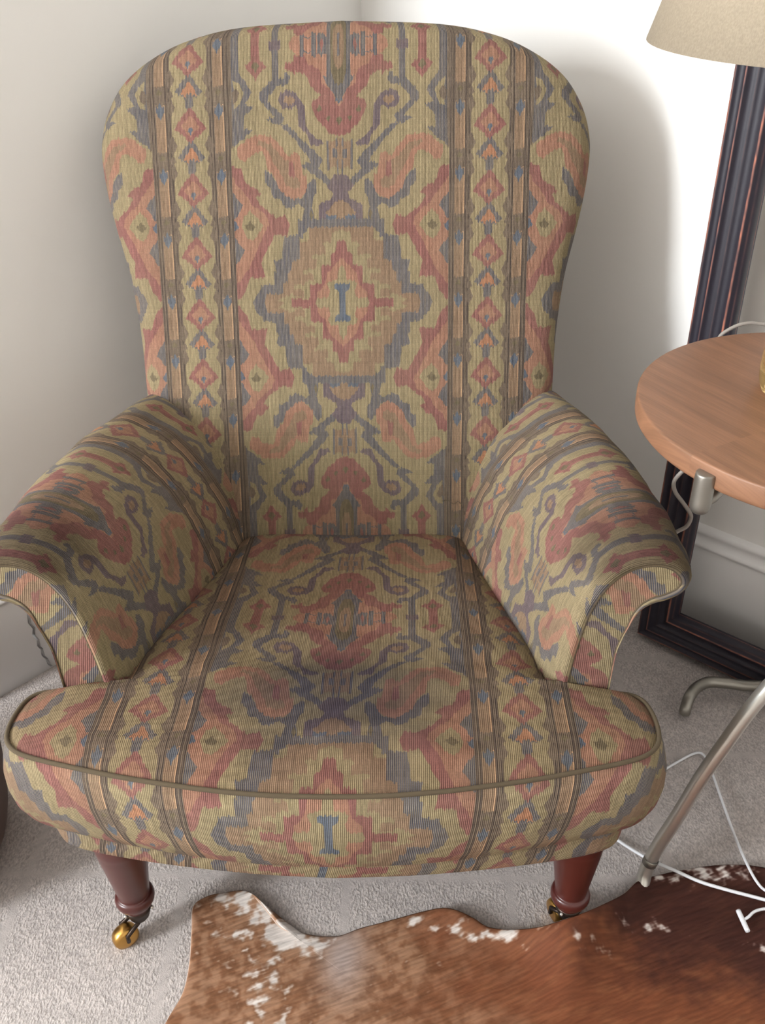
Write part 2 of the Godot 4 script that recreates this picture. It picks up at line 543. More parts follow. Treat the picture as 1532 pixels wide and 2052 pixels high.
func arm_profile(s: int, z: float) -> PackedVector2Array:
	var rear := [Vector2(0.160, 0.28), Vector2(0.172, 0.36), Vector2(0.185, 0.42), Vector2(0.203, 0.468), Vector2(0.228, 0.512), Vector2(0.26, 0.55), Vector2(0.295, 0.580), Vector2(0.325, 0.592), Vector2(0.350, 0.586), Vector2(0.360, 0.567), Vector2(0.354, 0.548), Vector2(0.343, 0.535), Vector2(0.338, 0.52), Vector2(0.335, 0.50), Vector2(0.335, 0.46), Vector2(0.335, 0.40), Vector2(0.335, 0.28)]
	var front := [Vector2(0.268, 0.32), Vector2(0.277, 0.43), Vector2(0.285, 0.50), Vector2(0.297, 0.558), Vector2(0.318, 0.602), Vector2(0.346, 0.627), Vector2(0.377, 0.635), Vector2(0.405, 0.629), Vector2(0.424, 0.612), Vector2(0.430, 0.592), Vector2(0.422, 0.573), Vector2(0.403, 0.560), Vector2(0.380, 0.551), Vector2(0.366, 0.532), Vector2(0.357, 0.505), Vector2(0.352, 0.46), Vector2(0.350, 0.28)]
	var t := clampf((z + 0.21) / 0.48, -0.3, 1.0)
	var pts := []
	for i in 17:
		var e := clampf((i - 1) / 5.0, 0.0, 1.0) * 1.1 + 1.0
		var f := 1.0 - pow(maxf(1.0 - t, 0.0), e)
		var p: Vector2 = rear[i].lerp(front[i], f)
		pts.append(p)
	return catmull2(pts, 4)

func inset(p: PackedVector2Array, d: float, scale: Callable) -> PackedVector2Array:
	var out := PackedVector2Array()
	for i in p.size():
		var t := (p[mini(i + 1, p.size() - 1)] - p[maxi(i - 1, 0)]).normalized()
		out.append(p[i] + Vector2(t.y, -t.x) * d * scale.call(float(i) / (p.size() - 1)))
	return out

func build_arm(s: int) -> void:
	var soft := noise(90 + s, 5.0, 2)
	var rows := []
	var uvs := []
	var weight := func(u: float) -> float: return clampf(1.0 - (u - 0.72) / 0.15, 0.25, 1.0)
	var zs := [[-0.34, 0.0], [-0.29, 0.0], [-0.25, 0.0], [-0.21, 0.0], [-0.17, 0.0], [-0.13, 0.0], [-0.09, 0.0], [-0.05, 0.0], [-0.01, 0.0], [0.03, 0.0], [0.07, 0.0], [0.11, 0.0], [0.15, 0.0], [0.18, 0.0], [0.21, 0.0], [0.235, 0.0], [0.255, 0.001], [0.268, 0.0035], [0.276, 0.008], [0.279, 0.013], [0.277, 0.018], [0.272, 0.020]]
	for r in zs:
		var p := arm_profile(s, r[0])
		p = inset(p, r[1], weight)
		var row := PackedVector3Array()
		var uv := PackedVector2Array()
		var acc := 0.0
		var mid := 0.0
		var lens := PackedFloat32Array()
		for i in p.size():
			if i > 0: acc += p[i].distance_to(p[i - 1])
			lens.append(acc)
			if i == 22: mid = acc
		for i in p.size():
			var w := 0.0035 * soft.get_noise_2d(r[0] * 3.0, lens[i] * 3.0) if r[0] < 0.25 else 0.0
			var t := (p[mini(i + 1, p.size() - 1)] - p[maxi(i - 1, 0)]).normalized()
			var q := p[i] - Vector2(t.y, -t.x) * w
			row.append(Vector3(q.x * s, q.y, r[0]))
			uv.append(Vector2((r[0] + r[1] * 0.8 - 0.145) / PX, (lens[i] - mid) / PY))
		rows.append(row)
		uvs.append(uv)
	var st := begin()
	var blot := noise(31, 14.0, 3)
	soil = func(p: Vector3) -> Color:
		var k := smoothstep(0.07, 0.24, p.z + 0.05 * blot.get_noise_2d(p.x, p.z)) * smoothstep(0.555, 0.615, p.y + 0.03 * blot.get_noise_2d(p.z, p.y + 5.0))
		return Color.WHITE.lerp(Color(0.30, 0.28, 0.30), 0.85 * k)
	grid(st, rows, uvs, s > 0)
	soil = null
	var arm := put("armrest", st, M.soiled_cloth, chair)
	# the flat facing at the front of the arm and its piping
	var edge := inset(arm_profile(s, 0.27), 0.0175, weight)
	var idx := Geometry2D.triangulate_polygon(edge)
	var ft := begin()
	for i in range(0, idx.size(), 3):
		var v := []
		var u := []
		for k in 3:
			var q := edge[idx[i + k]]
			v.append(Vector3(q.x * s, q.y, 0.2765))
			u.append(Vector2((q.x * 0.9 + q.y * 0.18 - 0.345) / PX, (0.30 - q.y) / PY + 0.12))
		if ((v[1] - v[0]).cross(v[2] - v[0])).z > 0.0: tri(ft, v[0], v[2], v[1], u[0], u[2], u[1])
		else: tri(ft, v[0], v[1], v[2], u[0], u[1], u[2])
	var fac := put("arm_facing", ft, M.cloth, arm)
	var path := PackedVector3Array()
	for i in range(2, edge.size() - 2): path.append(Vector3(edge[i].x * s, edge[i].y, 0.2765))
	var pt := begin()
	tube(pt, path, 0.0012, 7)
	put("piping", pt, M.piping, arm)

func seat_loop() -> PackedVector2Array:
	var half := [Vector2(0.0, 0.447), Vector2(0.06, 0.4455), Vector2(0.12, 0.440), Vector2(0.18, 0.431), Vector2(0.24, 0.420), Vector2(0.30, 0.406), Vector2(0.345, 0.394), Vector2(0.372, 0.383), Vector2(0.388, 0.367), Vector2(0.394, 0.345), Vector2(0.393, 0.318), Vector2(0.387, 0.297), Vector2(0.374, 0.285), Vector2(0.35, 0.281), Vector2(0.315, 0.280), Vector2(0.292, 0.275), Vector2(0.281, 0.258), Vector2(0.272, 0.21), Vector2(0.258, 0.14), Vector2(0.240, 0.06), Vector2(0.222, -0.02), Vector2(0.206, -0.09), Vector2(0.196, -0.135), Vector2(0.180, -0.158), Vector2(0.13, -0.166), Vector2(0.06, -0.168), Vector2(0.0, -0.168)]
	var h := catmull2(half, 4)
	var loop := PackedVector2Array(h)
	for i in range(h.size() - 2, 0, -1): loop.append(Vector2(-h[i].x, h[i].y))
	return loop

func seat_y(x: float, z: float) -> float:
	var y := lerpf(0.368, 0.427, smoothstep(-0.18, 0.30, z))
	return y

func build_seat() -> void:
	var loop := seat_loop()
	var n := loop.size()
	var st := begin()
	var rows := []
	var uvs := []
	var fold := noise(55, 4.0, 3)
	var prof := [0.0, 0.004, 0.010, 0.018, 0.03, 0.05]
	var fr := [0.35, 0.5, 0.65, 0.8, 0.9, 1.0]
	var steps := []
	for e in prof: steps.append([e, true])
	for k in fr: steps.append([k, false])
	steps.append([0.5, null]); steps.append([1.0, null])
	for sdef in steps:
		var row := PackedVector3Array()
		var uv := PackedVector2Array()
		for j in n + 1:
			var q := loop[j % n]
			# the spine that the rings shrink to, monotonic from the front corner round the ear to the inner side
			var along := float(j % n if j % n <= n / 2 else n - j % n) / 4.0
			var med := Vector2(q.x * 0.4, maxf(q.y, -0.06))
			if along < 17.0: med.y = lerpf(0.335, 0.21, clampf((along - 8.0) / 9.0, 0.0, 1.0))
			if along < 8.0: med.y += 0.035 * (1.0 - pow(q.x / 0.388, 2.0))
			if along > 21.5: med.y -= 0.035 * maxf(0.0, 1.0 - pow(q.x / 0.206, 2.0))
			var d := q.distance_to(med)
			var v: Vector2
			var e := d
			if sdef[1] == null: v = med.lerp(Vector2(0, med.y), sdef[0])
			elif sdef[1]:
				v = q.lerp(med, sdef[0] / d)
				e = sdef[0]
			else:
				v = q.lerp(med, maxf(sdef[0], 0.052 / d))
				e = d * maxf(sdef[0], 0.052 / d)
			var y := seat_y(v.x, v.y)
			y += 0.010 * smoothstep(0.0, 0.07, e) - 0.006 * (1.0 - smoothstep(0.0, 0.012, e))
			if q.y < 0.272: y -= 0.008 * (1.0 - smoothstep(0.0, 0.03, e))
			y -= 0.014 * exp(-(v - Vector2(0, 0.13)).length_squared() / 0.02)
			var f := smoothstep(0.02, 0.08, e)
			y += f * (0.005 * fold.get_noise_2d(v.x * 2.0, v.y * 2.0) + 0.0025 * fold.get_noise_2d(v.x * 9.0 + 40.0, v.y * 4.0))
			# a crease that runs in from the right arm, and one from the left
			for c in [[0.17, 0.235, 0.27, 0.222, 0.006], [-0.02, 0.10, 0.05, 0.16, 0.003], [0.02, 0.22, 0.06, 0.15, 0.003]]:
				var a := Vector2(c[0], c[1])
				var b := Vector2(c[2], c[3])
				var t := clampf((v - a).dot(b - a) / (b - a).length_squared(), 0.0, 1.0)
				y -= c[4] * exp(-(v - a.lerp(b, t)).length_squared() / 0.00012)
			row.append(Vector3(v.x, y, v.y))
			uv.append(Vector2((v.x - 0.004) / PX, (v.y - 0.117) / PY))
		rows.append(row)
		uvs.append(uv)
	var blot := noise(32, 9.0, 3)
	soil = func(p: Vector3) -> Color:
		var d := Vector2(p.x / 0.17, (p.z - 0.28) / 0.11).length() + 0.55 * blot.get_noise_2d(p.x, p.z)
		return Color(0.76, 0.72, 0.70).lerp(Color(0.27, 0.28, 0.38), 0.85 * (1.0 - smoothstep(0.3, 1.25, d)))
	grid(st, rows, uvs, true)
	soil = func(_p: Vector3) -> Color: return Color.WHITE
	# the boxed border below the welt
	var brow := []
	var buv := []
	for d in [[0.0, 0.0], [0.006, 0.008], [0.012, 0.024], [0.017, 0.046], [0.018, 0.07], [0.015, 0.094], [0.007, 0.116], [-0.008, 0.130], [-0.03, 0.136], [-0.06, 0.137]]:
		var row := PackedVector3Array()
		var uv := PackedVector2Array()
		for j in n + 1:
			var q := loop[j % n]
			var t := (loop[(j + 1) % n] - loop[(j - 1 + n) % n]).normalized()
			var nn := Vector2(-t.y, t.x)
			var side := 1.0 if q.y > 0.285 else 0.3
			var puff: float = 1.0 + 0.06 * fold.get_noise_2d(q.x * 5.0, 7.0)
			var v = q + nn * d[0] * side * puff
			var y = seat_y(q.x, q.y) - 0.006 - d[1]
			row.append(Vector3(v.x, y, v.y))
			uv.append(Vector2((q.x + nn.x * d[1] - 0.004) / PX, (q.y + maxf(nn.y, 0.0) * d[1] - 0.117) / PY))
		brow.append(row)
		buv.append(uv)
	grid(st, brow, buv)
	soil = null
	var seat := put("seat_cushion", st, M.soiled_cloth, chair)
	# welt along the front and round both ears
	var path := PackedVector3Array()
	for j in range(-62, 63):
		var q := loop[(j + n) % n]
		path.append(Vector3(q.x * 1.004, seat_y(q.x, q.y) - 0.0045, q.y + 0.001))
	var wt := begin()
	tube(wt, path, 0.0029, 8)
	put("piping", wt, M.piping, seat)

func build_rail() -> void:
	var half := [Vector2(0.0, 0.412), Vector2(0.1, 0.408), Vector2(0.2, 0.398), Vector2(0.28, 0.386), Vector2(0.335, 0.374), Vector2(0.362, 0.360), Vector2(0.372, 0.335), Vector2(0.370, 0.25), Vector2(0.362, 0.1), Vector2(0.350, -0.1), Vector2(0.338, -0.26), Vector2(0.325, -0.31), Vector2(0.2, -0.318), Vector2(0.0, -0.32)]
	var h := catmull2(half, 5)
	var loop := PackedVector2Array(h)
	for i in range(h.size() - 2, 0, -1): loop.append(Vector2(-h[i].x, h[i].y))
	var n := loop.size()
	var rows := []
	var uvs := []
	for d in [[-0.06, 0.332], [0.0, 0.330], [0.0, 0.29], [0.002, 0.26], [0.003, 0.24], [0.001, 0.226], [-0.004, 0.219], [-0.02, 0.217], [-0.10, 0.217]]:
		var row := PackedVector3Array()
		var uv := PackedVector2Array()
		for j in n + 1:
			var q := loop[j % n]
			var k: float = d[0] / q.length()
			var v := q + q * k
			row.append(Vector3(v.x, d[1] + 0.004 * absf(q.x) / 0.37, v.y))
			var front := smoothstep(0.30, 0.36, q.y)
			uv.append(Vector2(lerpf(q.y * signf(q.x), q.x, front) / PX + (0.30 - d[1]) * 0.5, (0.62 - d[1]) / PY))
		rows.append(row)
		uvs.append(uv)
	var last := PackedVector3Array()
	for j in n + 1: last.append(Vector3(0, 0.217, 0))
	rows.append(last); uvs.append(uvs[-1])
	var st := begin()
	grid(st, rows, uvs)
	put("base_rail", st, M.cloth, chair)

func build_legs() -> void:
	var front := [Vector2(0, 0.235), Vector2(0.031, 0.235), Vector2(0.0345, 0.226), Vector2(0.0355, 0.214), Vector2(0.0345, 0.204), Vector2(0.033, 0.19), Vector2(0.0305, 0.17), Vector2(0.0275, 0.145), Vector2(0.0245, 0.12), Vector2(0.0225, 0.104), Vector2(0.0225, 0.099), Vector2(0.0255, 0.097), Vector2(0.0275, 0.092), Vector2(0.0275, 0.086), Vector2(0.0255, 0.081), Vector2(0.0215, 0.077), Vector2(0.0195, 0.073), Vector2(0.0185, 0.066), Vector2(0.0, 0.066)]
	for s in [-1, 1]:
		var x := -0.294 if s < 0 else 0.322
		var z := 0.348 if s < 0 else 0.337
		var st := begin()
		lathe(st, catmull2(front.slice(1, 18), 3), Vector3(x, 0, z), 28)
		lathe(st, [Vector2(0.0, 0.235), Vector2(0.031, 0.235)], Vector3(x, 0, z), 28)
		var leg := put("leg", st, M.mahogany, chair)
		var c := begin()
		lathe(c, [Vector2(0.0, 0.068), Vector2(0.0195, 0.068), Vector2(0.0200, 0.064), Vector2(0.0175, 0.058), Vector2(0.0145, 0.046), Vector2(0.011, 0.040), Vector2(0.0, 0.038)], Vector3(x, 0, z), 20)
		# fork arms down to the axle
		var ax := Vector3(-0.028, 0, 0.022) if s < 0 else Vector3(-0.012, 0, -0.028)
		var dirn := ax.normalized()
		var wheel_at := Vector3(x, 0.019, z) + ax * 0.75
		var across := Vector3(dirn.z, 0, -dirn.x)
		for k in [-1, 1]:
			tube(c, PackedVector3Array([Vector3(x, 0.046, z) + across * 0.008 * k, wheel_at + across * 0.0125 * k + Vector3(0, 0.012, 0), wheel_at + across * 0.0125 * k]), 0.0032, 7)
		put("castor_cup", c, M.dark_metal, leg)
		for a in 3:
			var pins := begin()
			lathe(pins, [Vector2(0.0, -0.003), Vector2(0.002, -0.002), Vector2(0.0026, 0.0), Vector2(0.002, 0.002), Vector2(0.0, 0.003)], Vector3(x, 0.066, z) + Vector3(cos(a * 2.1 + 0.1), 0, sin(a * 2.1 + 0.1)) * 0.0215, 8)
			put("castor_pin", pins, M.chrome, leg)
		var w := begin()
		var b := Basis(dirn, across, Vector3.UP)
		lathe(w, [Vector2(0.0, -0.0105), Vector2(0.012, -0.0105), Vector2(0.017, -0.009), Vector2(0.0186, -0.005), Vector2(0.019, 0.0), Vector2(0.0186, 0.005), Vector2(0.017, 0.009), Vector2(0.012, 0.0105), Vector2(0.0, 0.0105)], wheel_at, 28, b)
		put("castor_wheel", w, M.brass, leg)
	for s in [-1, 1]:
		var st := begin()
		st.set_smooth_group(-1)
		var top := Vector3(0.275 * s, 0.24, -0.27)
		var bot := Vector3(0.28 * s, 0.0, -0.325)
		for i in 4:
			var a := TAU * (i + 0.5) / 4.0
			var b := TAU * (i + 1.5) / 4.0
			var ta := top + Vector3(cos(a), 0, sin(a)) * 0.032
			var tb := top + Vector3(cos(b), 0, sin(b)) * 0.032
			var ba := bot + Vector3(cos(a), 0, sin(a)) * 0.022
			var bb := bot + Vector3(cos(b), 0, sin(b)) * 0.022
			tri(st, ta, tb, bb); tri(st, ta, bb, ba); tri(st, bot, ba, bb)
		put("leg", st, M.mahogany, chair)

# ------------------------------------------------------------------ things beside the chair
func build_table() -> void:
	var t := thing("side_table", "round oak-brown side table on bent silver tube legs right of the armchair", "table", Vector3(0.63, 0, 0.087))
	var st := begin()
	var turn := Basis(Vector3.UP, 0.0)
	var prof := [Vector2(0.0, 0.725), Vector2(0.10, 0.725), Vector2(0.20, 0.725), Vector2(0.239, 0.725), Vector2(0.2406, 0.7247), Vector2(0.2416, 0.7238), Vector2(0.242, 0.7225), Vector2(0.242, 0.712), Vector2(0.242, 0.703), Vector2(0.2415, 0.699), Vector2(0.239, 0.696), Vector2(0.236, 0.695), Vector2(0.10, 0.695), Vector2(0.0, 0.695)]
	var rows := []
	var uvs := []
	var grain := Vector2(0.50, 0.866)
	for p in prof:
		var row := PackedVector3Array()
		var uv := PackedVector2Array()
		for k in 97:
			var a := TAU * k / 96.0
			row.append(Vector3(cos(a) * p.x, p.y, sin(a) * p.x))
			var f = Vector2(cos(a), sin(a)) * (p.x + (0.725 - p.y) * 0.8)
			uv.append(Vector2(f.dot(grain), f.dot(Vector2(-grain.y, grain.x))) * 1.9)
		rows.append(row)
		uvs.append(uv)
	grid(st, rows, uvs)
	put("tabletop", st, M.wood, t)
	# front leg: foot beside the chair, sweeping up under the top
	var o := Vector3(0.63, 0, 0.087)
	var l1 := begin()
	tube(l1, catmull3([Vector3(0.448, 0.011, 0.268) - o, Vector3(0.452, 0.03, 0.258) - o, Vector3(0.463, 0.072, 0.251) - o, Vector3(0.486, 0.151, 0.248) - o, Vector3(0.506, 0.224, 0.245) - o, Vector3(0.529, 0.292, 0.242) - o, Vector3(0.553, 0.356, 0.238) - o, Vector3(0.590, 0.43, 0.232) - o, Vector3(0.640, 0.52, 0.222) - o, Vector3(0.685, 0.61, 0.21) - o, Vector3(0.70, 0.694, 0.20) - o], 6), 0.0105, 14)
	put("leg", l1, M.chrome, t)
	var ring := begin()
	lathe(ring, [Vector2(0.0107, -0.006), Vector2(0.0115, -0.005), Vector2(0.0115, 0.005), Vector2(0.0107, 0.006)], Vector3(0.4573, 0.05, 0.2545) - o, 16, Basis(Vector3(1, -0.25, 0).normalized(), Vector3(0.25, 1, -0.08).normalized(), Vector3(0, 0.08, 1).normalized()))
	put("ferrule", ring, M.steel, t)
	var l2 := begin()
	tube(l2, catmull3([Vector3(0.600, 0.010, -0.092) - o, Vector3(0.601, 0.022, -0.094) - o, Vector3(0.609, 0.034, -0.108) - o, Vector3(0.628, 0.037, -0.130) - o, Vector3(0.655, 0.036, -0.145) - o, Vector3(0.69, 0.035, -0.143) - o, Vector3(0.725, 0.036, -0.136) - o, Vector3(0.77, 0.06, -0.12) - o, Vector3(0.80, 0.16, -0.09) - o, Vector3(0.795, 0.42, -0.04) - o, Vector3(0.77, 0.694, 0.0) - o], 6), 0.0105, 14)
	put("leg", l2, M.steel, t)
	var l3 := begin()
	tube(l3, catmull3([Vector3(0.86, 0.011, 0.20) - o, Vector3(0.855, 0.05, 0.20) - o, Vector3(0.82, 0.25, 0.18) - o, Vector3(0.78, 0.50, 0.15) - o, Vector3(0.755, 0.694, 0.14) - o], 6), 0.0105, 14)
	put("leg", l3, M.chrome, t)
	# clamp that grips the rim at the front
	var cl := begin()
	lathe(cl, catmull2([Vector2(0.0, 0.715), Vector2(0.0095, 0.7148), Vector2(0.0118, 0.7125), Vector2(0.0121, 0.70), Vector2(0.0121, 0.685), Vector2(0.0121, 0.672), Vector2(0.0105, 0.665), Vector2(0.006, 0.661), Vector2(0.0, 0.660)], 3), Vector3(CLX - o.x, 0, CLZ - o.z), 24)
	var c0 := Vector3(CLX, 0.676, CLZ) - o
	tube(cl, PackedVector3Array([c0, c0 + Vector3(0.0138, 0.001, -0.0100), c0 + Vector3(0.0259, 0.010, -0.0188), c0 + Vector3(0.0307, 0.019, -0.0223)]), 0.0095, 14)
	put("rim_clamp", cl, M.steel, t)

func build_lamp() -> void:
	var l := thing("table_lamp", "lamp with oatmeal linen shade and amber glass base on the side table", "lamp", Vector3(0.617, 0.725, 0.045))
	var b := begin()
	lathe(b, catmull2([Vector2(0.0, 0.0005), Vector2(0.058, 0.0005), Vector2(0.066, 0.004), Vector2(0.0695, 0.018), Vector2(0.070, 0.045), Vector2(0.066, 0.075), Vector2(0.052, 0.105), Vector2(0.030, 0.13), Vector2(0.020, 0.145), Vector2(0.019, 0.17), Vector2(0.0, 0.172)], 4), Vector3.ZERO, 40)
	put("glass_base", b, M.amber, l)
	var s := begin()
	lathe(s, [Vector2(0.0, 0.170), Vector2(0.022, 0.170), Vector2(0.022, 0.185), Vector2(0.009, 0.19), Vector2(0.009, 0.40), Vector2(0.016, 0.405), Vector2(0.016, 0.46), Vector2(0.0, 0.462)], Vector3.ZERO, 20)
	put("lamp_stem", s, M.brass, l)
	var sh := begin()
	lathe(sh, SHADE, Vector3(-0.007, 0.0, -0.005), 72)
	put("lamp_shade", sh, M.linen, l)
	var sp := begin()
	for k in 3:
		var a := TAU * k / 3.0
		tube(sp, PackedVector3Array([Vector3(0, 0.46, 0), Vector3(cos(a) * 0.229 - 0.007, 0.488, sin(a) * 0.229 - 0.005)]), 0.002, 6)
	put("shade_carrier", sp, M.brass, l)
	var c := begin()
	tube(c, catmull3([Vector3(0.690, 0.7278, -0.02), Vector3(0.675, 0.7278, -0.09), Vector3(0.655, 0.7285, -0.15), Vector3(0.632, 0.730, -0.166), Vector3(0.612, 0.732, -0.17), Vector3(0.598, 0.7325, -0.171), Vector3(0.580, 0.727, -0.172), Vector3(0.562, 0.712, -0.174), Vector3(0.566, 0.698, -0.177), Vector3(0.60, 0.684, -0.172), Vector3(0.68, 0.672, -0.14), Vector3(0.80, 0.66, -0.02), Vector3(0.93, 0.45, 0.10), Vector3(0.95, 0.02, 0.12)], 6), 0.0028, 8)
	tag(put("lamp_flex", c, M.grey_flex), "grey flex looping over the back edge of the round side table", "cable")
	var f := begin()
	tube(f, catmull3(FLEX, 6), 0.0028, 8)
	tag(put("hanging_flex", f, M.grey_flex), "thin grey flex hanging in a kink below the table rim beside the chair arm", "cable")

func frame_member(st: SurfaceTool, a: Vector3, b: Vector3, inward: Vector3, out: Vector3, v0: float) -> void:
	# profile from the outer edge inward: (distance in, height out, texture u)
	var prof := [Vector3(0.0, 0.0, 0.5), Vector3(0.0, 0.030, 0.45), Vector3(0.001, 0.033, 0.02), Vector3(0.004, 0.0335, 0.06), Vector3(0.006, 0.031, 0.10), Vector3(0.015, 0.029, 0.18), Vector3(0.017, 0.0315, 0.25), Vector3(0.020, 0.0305, 0.29), Vector3(0.022, 0.027, 0.33), Vector3(0.030, 0.0255, 0.42), Vector3(0.034, 0.027, 0.50), Vector3(0.037, 0.0245, 0.55), Vector3(0.047, 0.023, 0.68), Vector3(0.053, 0.028, 0.78), Vector3(0.057, 0.0275, 0.83), Vector3(0.059, 0.023, 0.87), Vector3(0.063, 0.022, 0.92), Vector3(0.066, 0.019, 0.96), Vector3(0.068, 0.012, 1.0), Vector3(0.068, 0.0, 0.6)]
	var dirn := (b - a).normalized()
	var rows := []
	var uvs := []
	for k in 41:
		var row := PackedVector3Array()
		var uv := PackedVector2Array()
		for p in prof:
			var s = a + dirn * p.x
			var e = b - dirn * p.x
			var c = s.lerp(e, k / 40.0)
			row.append(c + inward * p.x + out * p.y)
			uv.append(Vector2(clampf(p.z, 0.01, 0.99), v0 + k / 40.0 * (b - a).length() * 0.7))
		rows.append(row)
		uvs.append(uv)
	grid(st, rows, uvs)

func build_frame() -> void:
	var at := Vector3(0.571, 0.0, -0.327)
	var f := thing("picture_frame", "tall empty black picture frame with rubbed red-brown ridges leaning on the wall", "picture frame", at)
	var lean := deg_to_rad(1.8)
	var twist := deg_to_rad(-0.8)
	var up := (Vector3.UP * cos(lean) - NV * sin(lean))
	var al := DV * cos(twist) - up * sin(twist)
	up = up * cos(twist) + DV * sin(twist)
	var out := al.cross(up).normalized()
	var base := Vector3(0, 0.012, 0) - out * 0.012
	var w := 0.95
	var h := 1.42
	var c := [base, base + al * w, base + al * w + up * h, base + up * h]
	var m := begin()
	frame_member(m, c[3], c[0], al, out, 0.0)
	put("frame_side", m, M.frame, f)
	m = begin()
	frame_member(m, c[0], c[1], up, out, 0.37)
	put("frame_bottom", m, M.frame, f)
	m = begin()
	frame_member(m, c[1], c[2], -al, out, 0.11)
	put("frame_side", m, M.frame, f)
	m = begin()
	frame_member(m, c[2], c[3], -up, out, 0.61)
	put("frame_top", m, M.frame, f)

func build_hide() -> void:
	var edge := [Vector3(-0.25, 0.006, 0.56), Vector3(-0.233, 0.006, 0.483), Vector3(-0.218, 0.006, 0.441), Vector3(-0.217, 0.006, 0.397), Vector3(-0.224, 0.007, 0.344), Vector3(-0.228, 0.009, 0.309), Vector3(-0.210, 0.010, 0.293), Vector3(-0.184, 0.011, 0.287), Vector3(-0.154, 0.013, 0.285), Vector3(-0.133, 0.015, 0.300), Vector3(-0.111, 0.015, 0.324), Vector3(-0.091, 0.012, 0.344), Vector3(-0.065, 0.009, 0.350), Vector3(-0.035, 0.007, 0.354), Vector3(-0.006, 0.007, 0.353), Vector3(0.022, 0.008, 0.342), Vector3(0.051, 0.009, 0.334), Vector3(0.081, 0.011, 0.326), Vector3(0.118, 0.016, 0.318), Vector3(0.147, 0.020, 0.315), Vector3(0.169, 0.021, 0.321), Vector3(0.190, 0.019, 0.331), Vector3(0.211, 0.018, 0.344), Vector3(0.246, 0.024, 0.351), Vector3(0.280, 0.042, 0.358), Vector3(0.313, 0.060, 0.358), Vector3(0.343, 0.062, 0.348), Vector3(0.376, 0.050, 0.326), Vector3(0.412, 0.034, 0.298), Vector3(0.441, 0.022, 0.268), Vector3(0.476, 0.016, 0.253), Vector3(0.516, 0.014, 0.242), Vector3(0.556, 0.014, 0.235), Vector3(0.595, 0.014, 0.232), Vector3(0.640, 0.014, 0.237), Vector3(0.72, 0.012, 0.26), Vector3(0.80, 0.01, 0.33), Vector3(0.88, 0.008, 0.34), Vector3(0.92, 0.008, 0.42), Vector3(0.84, 0.006, 0.55), Vector3(0.82, 0.006, 0.72), Vector3(0.88, 0.006, 0.86), Vector3(0.80, 0.006, 0.93), Vector3(0.68, 0.006, 0.88), Vector3(0.45, 0.006, 0.92), Vector3(0.18, 0.006, 0.88), Vector3(-0.02, 0.006, 0.93), Vector3(-0.16, 0.006, 0.86), Vector3(-0.18, 0.006, 0.70)]
	var loop := catmull3(edge + [edge[0]], 5)
	loop.remove_at(loop.size() - 1)
	var c := Vector2(0.30, 0.62)
	var bump := noise(66, 6.0, 2)
	var fine := noise(67, 30.0, 2)
	var rows := []
	var uvs := []
	for i in 34:
		var k := 1.0
		var y := 0.0
		if i == 0: k = 1.0
		else: k = 1.0 - pow((i - 1) / 32.0, 1.5)
		var row := PackedVector3Array()
		var uv := PackedVector2Array()
		for j in loop.size() + 1:
			var g3 := loop[j % loop.size()]
			var q := Vector2(g3.x, g3.z)
			var inw := (c - q).normalized()
			var v := q + (c - q) * (1.0 - k)
			var e := q.distance_to(v)
			var lift := (g3.y - 0.006) * exp(-pow(e / 0.055, 1.4))
			y = 0.005 + 0.002 * smoothstep(0.0, 0.006, e) + lift + 0.0022 * bump.get_noise_2d(v.x * 1.3 + 9.0, v.y * 1.3) * smoothstep(0.0, 0.05, e)
			if i == 0:
				v = q + inw * 0.004
				y = 0.001 + lift
			row.append(Vector3(v.x - 0.3, y, v.y - 0.6))
			uv.append(Vector2((v.x + 0.26) / 1.2, (v.y - 0.21) / 0.75))
		rows.append(row)
		uvs.append(uv)
	var st := begin()
	grid(st, rows, uvs, true)
	var m := std(Color.WHITE, 0.7)
	m.metallic_specular = 0.3
	var wi := 1440
	var hi := 900
	var im := Image.create_empty(wi, hi, false, Image.FORMAT_RGB8)
	var hh := Image.create_empty(wi / 2, hi / 2, false, Image.FORMAT_L8)
	var big := noise(71, 0.006, 3)
	var mid := noise(72, 0.022, 4)
	var hair := noise(73, 0.09, 3)
	var blotch := noise(74, 0.030, 3)
	# white markings: centre x, z, radii and strength
	var spots := [[-0.17, 0.298, 0.05, 0.018, 0.62], [-0.125, 0.322, 0.035, 0.022, 0.72], [-0.085, 0.352, 0.035, 0.025, 0.95], [-0.055, 0.368, 0.035, 0.02, 0.70], [-0.11, 0.425, 0.045, 0.06, 0.46], [-0.155, 0.36, 0.05, 0.04, 0.40], [-0.09, 0.48, 0.05, 0.04, 0.44], [0.16, 0.345, 0.06, 0.016, 0.46], [0.225, 0.356, 0.05, 0.011, 0.62], [0.10, 0.335, 0.05, 0.015, 0.36], [0.08, 0.40, 0.08, 0.04, 0.20], [0.55, 0.245, 0.09, 0.018, 0.56], [0.48, 0.258, 0.03, 0.01, 0.5], [0.60, 0.36, 0.04, 0.02, 0.42], [0.33, 0.375, 0.06, 0.012, 0.32], [0.44, 0.335, 0.05, 0.014, 0.34]]
